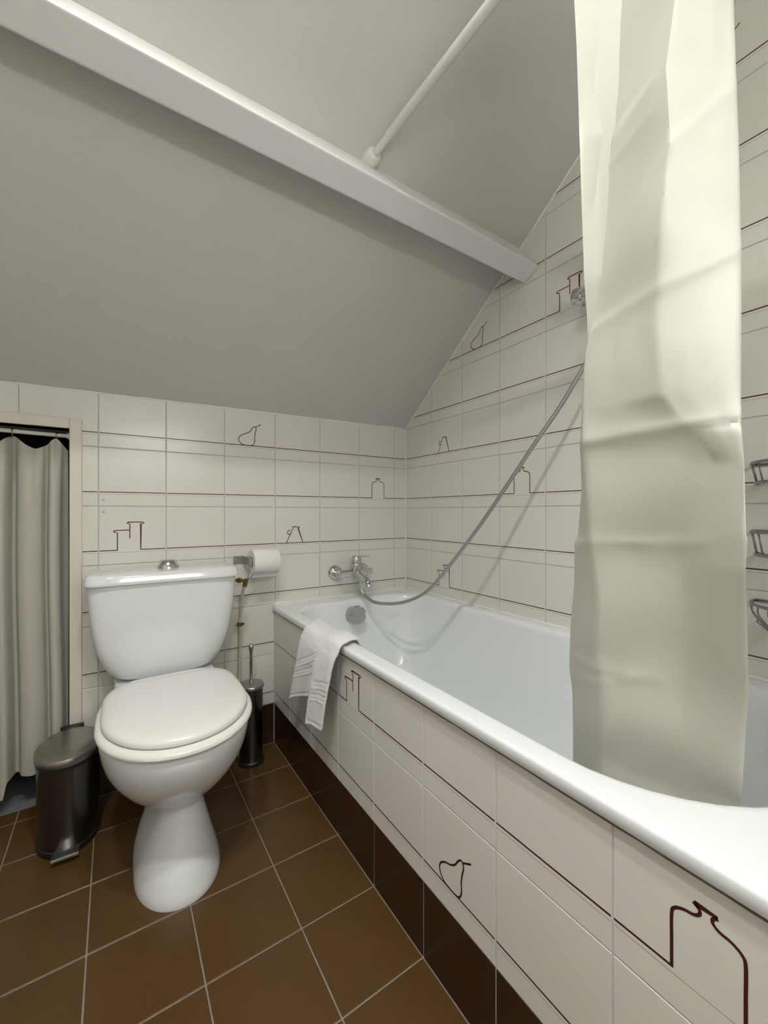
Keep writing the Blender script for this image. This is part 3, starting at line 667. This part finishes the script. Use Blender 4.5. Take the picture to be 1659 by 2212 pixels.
for iz in range(NZ+1):
    z = lerp(ZT, ZB, iz/NZ)
    p = [at_z(C0, z), at_z(C1, z), at_z(C2, z), at_z(C3, z)]
    p.append(p[3]+Vector((0.045, 0.020, 0))); p.append(p[3]+Vector((0.055, 0.11, 0)))
    # hem behind the left edge
    pre = p[0]+Vector((0.018, -0.012, 0)); pre2 = p[0]+Vector((0.03, -0.10, 0))
    ctl = [pre2, pre]+p; cu = [-0.35, -0.06]+ctl_u
    for iu in range(NU+1):
        uu = lerp(-0.35, 1.5, iu/NU)
        k = max(i for i in range(len(cu)-1) if cu[i] <= uu+1e-9); t = (uu-cu[k])/(cu[k+1]-cu[k])
        lin = ctl[k].lerp(ctl[k+1], t)
        p0, p1, p2, p3 = ctl[max(k-1, 0)], ctl[k], ctl[k+1], ctl[min(k+2, len(ctl)-1)]
        cr = 0.5*((2*p1)+(p2-p0)*t+(2*p0-5*p1+4*p2-p3)*t*t+(3*p1-p0-3*p2+p3)*t**3)
        q = lin.lerp(cr, 0.22)
        d = 0.0
        if 0 <= uu <= 1.02:
            zc = z+(uu-0.5)*(-0.010)
            for zr, am, wd, ua, ub in ((1.058, 0.0065, 0.010, 0, 1.1), (1.232+0.10*max(0, uu-0.55)**1.5, 0.0035, 0.009, 0, 1.1), (0.905, 0.0025, 0.008, 0.1, 0.75), (1.500, 0.0022, 0.008, 0.22, 0.52), (1.462, 0.0022, 0.008, 0.22, 0.52), (1.400+0.16*(uu-0.62), 0.003, 0.008, 0.58, 1.02), (0.70, 0.0025, 0.008, 0.0, 0.5), (0.655+0.10*uu, 0.002, 0.007, 0.0, 0.4)):
                if uu < ua-0.06 or uu > ub+0.06: continue
                e = abs(zc-zr)/wd
                d += am*math.exp(-e)*min(1, (uu-ua+0.06)/0.06)*min(1, (ub+0.06-uu)/0.06)
            # soft pillow between the packing creases and small wrinkles
            d += 0.004*math.sin(math.pi*((z-1.058)/0.175))**2*math.sin(math.pi*min(1, max(0, uu)))
            nv = Vector((uu*2.2, z*7.0, 3.3)); d += 0.0040*noise.noise(nv)
            nv = Vector((uu*9+z*6, z*11-uu*6, 1.7)); d += 0.0014*noise.noise(nv)*(1.0+0.8*(z < 0.9)*(uu < 0.45))
        q = q+Vector((-0.80, -0.35, 0))*d
        verts.append((q.x, q.y, z))
n = NU+1
for iz in range(NZ):
    for iu in range(NU): faces.append((iz*n+iu, iz*n+iu+1, (iz+1)*n+iu+1, (iz+1)*n+iu))
sc = thing('shower_curtain', 'cream polyester shower curtain bunched up and hanging into the bathtub', 'shower curtain', (-0.61, -1.39, 0.40))
obj('cloth', verts, faces, M_CURT, sc, 48)
for k in range(5):
    yk = -1.30-0.045*k; pr = r0+rd*((yk-r0.y)/rd.y)
    b = MB(); b.tube([pr+Vector((0.019*math.cos(a), 0.004*math.sin(2*a), -0.006+0.019*math.sin(a))) for a in [2*math.pi*i/24 for i in range(24)]], 0.0018, 6, closed=True); b.build('curtain_ring', M_RODW, sc, True)

# ------------------------------------------------------------------ towel
TW = thing('hand_towel', 'folded white terry hand towel draped over the edge of the bathtub', 'towel', (-0.68, -0.48, 0.30))
NS, NT_ = 150, 56
verts = []; faces = []
for it in range(NT_+1):
    t = it/NT_
    yt, yb, yi = lerp(-0.395, -0.640, t), lerp(-0.325, -0.592, t), lerp(-0.285, -0.600, t)
    fold = sstep(0.50, 0.62, t)
    ze = (0.312+0.075*t/0.55) if t < 0.55 else lerp(lerp(0.312, 0.387, 1), 0.300+0.03*(t-0.62)/0.38, sstep(0.55, 0.63, t))
    lift = 0.004+0.010*sstep(0.6, 1.0, t)+0.006*math.sin(math.pi*t)
    top = [(-0.598, 0.535), (-0.606, 0.556), (-0.622, 0.568+lift*0.8), (-0.645, 0.572+lift), (-0.672, 0.571+lift), (-0.692, 0.564+lift*0.8), (-0.703, 0.548), (-0.708, 0.525)]
    path = [Vector((a, 0, c)) for a, c in top]+[Vector((-0.709, 0, lerp(0.525, ze, k/6))) for k in range(1, 7)]
    pth = spline(path, 10); cum = [0]
    for a, c in zip(pth, pth[1:]): cum.append(cum[-1]+(c-a).length)
    L = cum[-1]; 
    for i in range(NS+1):
        s_ = L*i/NS; k = 0
        while k < len(cum)-2 and cum[k+1] < s_: k += 1
        q = pth[k].lerp(pth[k+1], (s_-cum[k])/max(1e-9, cum[k+1]-cum[k]))
        dn = max(0.0, (0.56-q.z)/0.24) if q.x < -0.69 else 0.0
        y = lerp(yi, yt, min(1, s_/0.10)) if q.x > -0.70 else lerp(yt, yb, dn)
        y += 0.008*dn*math.sin(t*2*math.pi*1.5+0.6)*min(1, dn*1.5)
        wave = 0.011*math.sin(t*2*math.pi*2.1+0.4+0.8*dn)*dn*(1-0.65*sstep(0.55, 0.65, t)*sstep(0.5, 1.0, dn))
        xoff = -(0.006+0.016*fold*dn+wave*0.8+0.004*dn)
        e = L-s_; rdg = 0
        if dn > 0:
            for ec, am in ((0.012, -0.0022), (0.078, 0.0022), (0.097, -0.0022), (0.117, 0.0022), (0.138, -0.0022), (0.003, 0.0012)): rdg += am*math.exp(-((e-ec)/0.0018)**2)
        nn = 0.0015*noise.noise(Vector((y*45, q.z*45, 2)))
        # bunched top
        zz = q.z+(0.005*math.sin(t*9+1)*(1-min(1, dn*4)) if q.z > 0.55 else 0)+(nn if q.z > 0.56 else 0)
        verts.append((q.x+xoff-rdg-nn*(dn > 0), y, zz))
n = NS+1
for it in range(NT_):
    for i in range(NS): faces.append((it*n+i, it*n+i+1, (it+1)*n+i+1, (it+1)*n+i))
o = obj('cloth', verts, faces, M_TOWEL, TW, True)
md = o.modifiers.new('thick', 'SOLIDIFY'); md.thickness = 0.005; md.offset = -1.0

# ------------------------------------------------------------------ cupboard curtain, rod and hooks
cr = thing('cupboard_curtain_rod', 'thin white rod across the top of the cupboard opening', 'curtain rod', (OX1, 0.040, 1.199))
b = MB(); b.tube([(OX1-0.001, 0.040, 1.1985), (OX0+0.001, 0.040, 1.206)], 0.0068, 14); b.build('rod', M_RODW, cr, 40)
b = MB(); b.lathe([(0.012, 0), (0.012, 0.004), (0.008, 0.010)], (OX1-0.0005, 0.040, 1.1985), (-1, 0, 0), 18); b.build('end_cup', M_RODW, cr, 40)
HK = [-1.3815-0.1075*k for k in range(0, 5)]
cc = thing('cupboard_curtain', 'ecru cotton curtain hanging from brass hooks in the low cupboard opening', 'curtain', (-1.6, 0.05, 0.10))
NX, NZ2 = 260, 80
verts = []; faces = []
FOLDS = [(-1.352, 0.060), (-1.362, 0.050), (-1.370, 0.027), (-1.384, 0.018), (-1.396, 0.028), (-1.402, 0.064), (-1.409, 0.074), (-1.420, 0.050), (-1.447, 0.036), (-1.474, 0.052), (-1.482, 0.078), (-1.492, 0.082), (-1.500, 0.046), (-1.506, 0.029), (-1.518, 0.030), (-1.545, 0.058), (-1.575, 0.038), (-1.605, 0.050), (-1.625, 0.080), (-1.640, 0.040), (-1.690, 0.036), (-1.730, 0.070), (-1.770, 0.034), (-1.810, 0.060), (-1.855, 0.05)]
FS = sorted((p.x, p.y) for p in spline([(a_, b_, 0) for a_, b_ in FOLDS], 6))
def ccy(x, h):
    """fold depth of the cloth at x"""
    k = 0.45+0.55*sstep(0.0, 0.16, h)
    return lerp(0.046, interp(FS, x), k)
for i in range(NX+1):
    t = i/NX; x = -1.352-0.50*t; s_ = -1.352-x
    d = min(abs(x-h) for h in HK)
    ztop = 1.187-0.040*(1-math.exp(-(d/0.030)**1.6))-(0.012 if x > HK[0] else 0)*min(1, (x-HK[0])/0.03 if x > HK[0] else 0)
    for k in range(NZ2+1):
        h = k/NZ2; zb = 0.112 if x < -1.50 else 0.112
        z = lerp(ztop, zb-0.05*sstep(-1.500, -1.512, x), h)
        y = ccy(x+0.004*math.sin(h*5), h)
        y += 0.0035*noise.noise(Vector((x*14, z*5, 0.3)))
        sagw = math.exp(-h*9); y += -0.010*sagw*math.sin(math.pi*min(1, d/0.054))
        verts.append((x, y, z))
n = NZ2+1
for i in range(NX):
    for k in range(NZ2): faces.append((i*n+k, i*n+k+1, (i+1)*n+k+1, (i+1)*n+k))
obj('cloth', verts, faces, M_CURT2, cc, True)
for h in HK:
    b = MB(); zr = 1.1985+(OX1-h)*0.0118
    b.tube([Vector((h, 0.040+0.0105*math.cos(a), zr-0.002+0.0115*math.sin(a))) for a in [2*math.pi*i/22 for i in range(22)]], 0.0017, 6, closed=True)
    b.tube([(h, 0.038, zr-0.012), (h, 0.036, zr-0.018), (h+0.001, 0.036, zr-0.024)], 0.0016, 6); b.build('hook', M_BRASS, cc, True)

# ------------------------------------------------------------------ ceiling lamps and added fill light behind the viewer
names = ['round white ceiling downlight nearer the left wall, above the toilet side', 'round white ceiling downlight nearer the bathtub']
for k, (pos, st_, r_) in enumerate(LAMPS):
    zc_ = ZC + 0.0165*pos[0]
    lt = thing('ceiling_downlight', names[k], 'lamp', (pos[0], pos[1], zc_), 'downlights in the flat ceiling')
    b = MB(); b.lathe([(r_, -0.006), (r_, -0.012), (0.0, -0.012)], (pos[0], pos[1], zc_), (0, 0, 1), 28); b.build('diffuser', mat('lamp_glow_%d' % k, (0.9, 0.9, 0.88), 0.3, emit=st_), lt, 40)
    R0 = r_+0.016
    b = MB(); b.lathe([(0.0, -0.002), (R0+0.006, -0.002), (R0+0.006, -0.060), (R0, -0.060), (R0, -0.005), (0.0, -0.005)], (pos[0], pos[1], zc_), (0, 0, 1), 32); b.build('housing', M_RODW, lt, 40)
(mx_, my_, mz_), ml_, mr_, ms_ = FILL_LIGHT
lt = thing('fill_light', 'added tubular fill light on the front wall, out of view', 'lamp', (mx_, YN, mz_))  # added out of view as soft fill for the lower ceiling
b = MB(); b.box((mx_-ml_/2-0.02, YN+0.0005, mz_-0.03), (mx_+ml_/2+0.02, YN+0.03, mz_+0.03)); b.build('back_plate', M_RODW, lt)
b = MB(); b.tube([(mx_-ml_/2, my_, mz_), (mx_+ml_/2, my_, mz_)], mr_, 20); b.build('tube', mat('fill_light_glow', (0.9, 0.9, 0.88), 0.3, emit=ms_), lt, 40)
